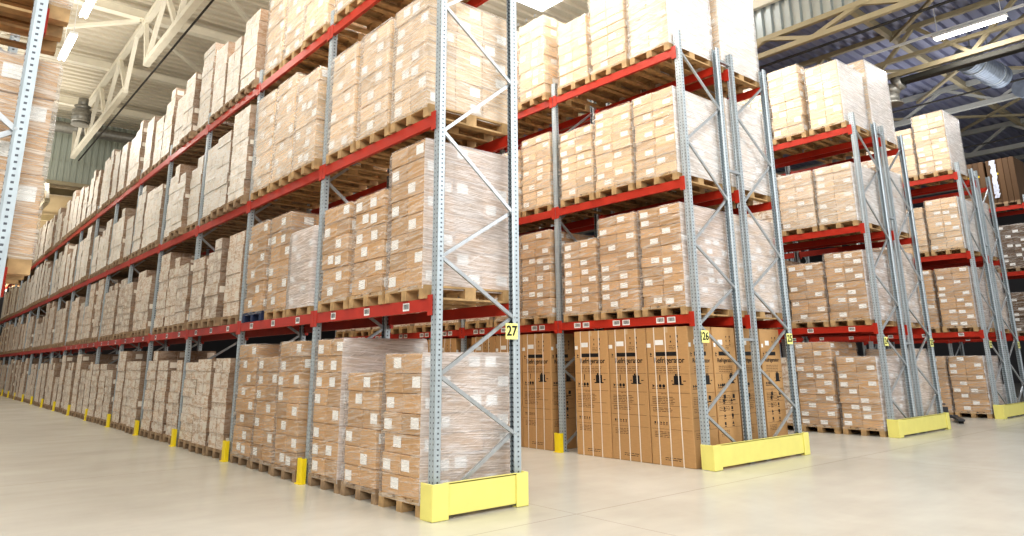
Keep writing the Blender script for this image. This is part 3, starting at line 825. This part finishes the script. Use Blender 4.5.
b = MB(); b.bar((0, 0, 0), (0, -7, 0), .26, .16); obj('duct_run', b.mesh('duct_run', ['duct_dark'], bevel=.02), r)
b = MB()
pts = [(0, 0, 0), (0, .22, -.06), (0, .34, -.26), (0, .36, -.52)]
for p, q in zip(pts, pts[1:]): b.tube(p, q, .21, 16)
b.tube((0, .36, -.50), (0, .36, -.60), .24, 16, r2=.30)
obj('elbow', b.mesh('elbow', ['duct_grey'], True), r)
r = spiral('round_duct', (-8, 29.3, 11.75), (6, 29.3, 11.75), .25, 'duct_grey', 'ribbed grey duct running along the grey-green cladding')
r = tag(empty('air_vent', (-.32, 24, 10.5)), 'grey drum-shaped air vent hanging before the grey-green cladding', 'air vent')
r.scale = (.72, .72, .88)
b = MB()
for z0, z1, r0, r1 in ((.55, .75, .24, .40), (.0, .55, .44, .44), (-.12, 0, .44, .38), (.75, 1.1, .24, .24)): b.tube((0, 0, z0), (0, 0, z1), r0, 20, r2=r1)
obj('drum', b.mesh('drum', ['duct_grey'], True), r)
b = MB(); 
for z in (.05, .2, .35, .5): b.tube((0, 0, z), (0, 0, z+.03), .455, 20)
obj('ring_band', b.mesh('ring_band', ['duct_grey'], True), r)
# lamps
def area_light(x, y0, y1, z, label, power, wdt=.12):
    r = tag(empty('fluorescent_light', (x, y0, z)), label, 'ceiling light', 'fluorescent lights hanging over the aisles')
    l = y1-y0; b = MB(); b.box(-.09, .09, 0, l, .03, .10); b.box(-.008, .008, .1, .116, .1, ZL-z if x > XR else ZH-z); b.box(-.008, .008, l-.116, l-.1, .1, ZL-z if x > XR else ZH-z)
    obj('housing', b.mesh('housing', ['white_housing']), r)
    b = MB()
    for dx in (-.05, .05): b.tube((dx, .04, 0), (dx, l-.04, 0), .028, 10)
    obj('tube', b.mesh('tube', ['tube']), r)
    ld = bpy.data.lights.new('aisle_lamp', 'AREA'); ld.shape = 'RECTANGLE'; ld.size = .2; ld.size_y = l; ld.energy = power; ld.color = (1, .95, .86)
    lo = bpy.data.objects.new('aisle_lamp', ld); COL.objects.link(lo); lo.location = (x, (y0+y1)/2, z-.06)
area_light(-2.07, 10.6, 12.1, 9.5, 'bright fluorescent light at upper left, the higher one in the photo', 60)
area_light(-2.07, 13.3, 15.2, 9.5, 'bright fluorescent light at upper left, the lower one in the photo', 60)
area_light(15.3, -1.95, -.3, 9.55, 'long white fluorescent light at upper right', 40)
b = MB(); b.box(-.03, .03, -4, 1.5, -.03, .03)
tag(obj('light_rail', b.mesh('light_rail', ['white_housing']), None, (15.3, 0, 9.72)), 'thin pale rail carrying the fluorescent light at upper right', 'light rail')

def area(loc, target, sx, sy, e, col=(1, .96, .9)):  # serves aisle lamps and added fill lights without fixtures
    ld = bpy.data.lights.new('area_light', 'AREA'); ld.shape = 'RECTANGLE'; ld.size = sx; ld.size_y = sy; ld.energy = e; ld.color = col
    lo = bpy.data.objects.new('area_light', ld); COL.objects.link(lo); lo.location = loc
    d = Vector(target)-Vector(loc); lo.rotation_euler = d.to_track_quat('-Z', 'Y').to_euler()
    return lo
# rows of lamps over the aisles, between roof and racks
for y in (3, 22, 32): area((-2.1, y, 9.8), (-1.0, y, 0), .4, 4.5, 300)
for y in (-3.6, 2.5, 8): area((2.75, y, 9.6), (2.9, y, 0), .4, 4, 260)
for x in (8.7, 14.6, 20.8): area((x, 1.5, 8.9), (x, 1.5, 0), .4, 4, 130, (1, .98, .95))
# unseen upward lights without fixtures, added to brighten the roof
for y in (4, 16, 26): area((-3.0, y, 8.9), (-3.0, y, 20), 5, 6, 230, (1, .96, .88))
area((6, 6, 9.2), (6, 6, 20), 4, 8, 170, (1, .96, .9))
area((20, 1, 8.3), (22, 1, 20), 5, 6, 110, (.92, .95, 1))
area((-1, 44, 6.5), (-1, 46, 20), 6, 12, 1500, (1, .9, .72))  # added unseen light that lifts the dark far roof
# broad unseen area lights, added as fill in front and left of the racks
area((-9, -10, 8.5), (2, 4, 4.5), 12, 6, 1400, (1, .985, .95))
area((8, -12, 8.5), (8, 2, 4), 14, 6, 820, (.97, .98, 1))

w = bpy.data.worlds.new('hall_air'); scn.world = w; w.use_nodes = True
bg = w.node_tree.nodes['Background']; bg.inputs[0].default_value = (1, .985, .96, 1); bg.inputs[1].default_value = .42

# ------------------------------------------------------------------ camera (24 mm lens, frame cropped from a taller picture)
YAW, PIT, ROL = .702, .24, -.009
cy, sy, cp, sp = math.cos(YAW), math.sin(YAW), math.cos(PIT), math.sin(PIT)
f = Vector((sy*cp, cy*cp, sp)); r0 = Vector((cy, -sy, 0)); u0 = r0.cross(f)
c, s = math.cos(ROL), math.sin(ROL)
rr = r0*c+u0*s; uu = -r0*s+u0*c
cam = bpy.data.cameras.new('camera'); co = bpy.data.objects.new('camera', cam); COL.objects.link(co)
co.matrix_world = Matrix(((rr.x, uu.x, -f.x, -4.078), (rr.y, uu.y, -f.y, -6.024), (rr.z, uu.z, -f.z, 1.45), (0, 0, 0, 1)))
cam.sensor_width = 36; cam.lens = 36*698.5/1024; cam.shift_y = (190.98-268)/1024; cam.clip_end = 300
scn.camera = co
scn.view_settings.view_transform = 'Standard'
scn.view_settings.look = 'Medium High Contrast'
scn.view_settings.exposure = 0.12
scn.cycles.transparent_max_bounces = 24
scn.cycles.max_bounces = 6
print('LOADS', LOADS, 'OBJECTS', len(bpy.data.objects))
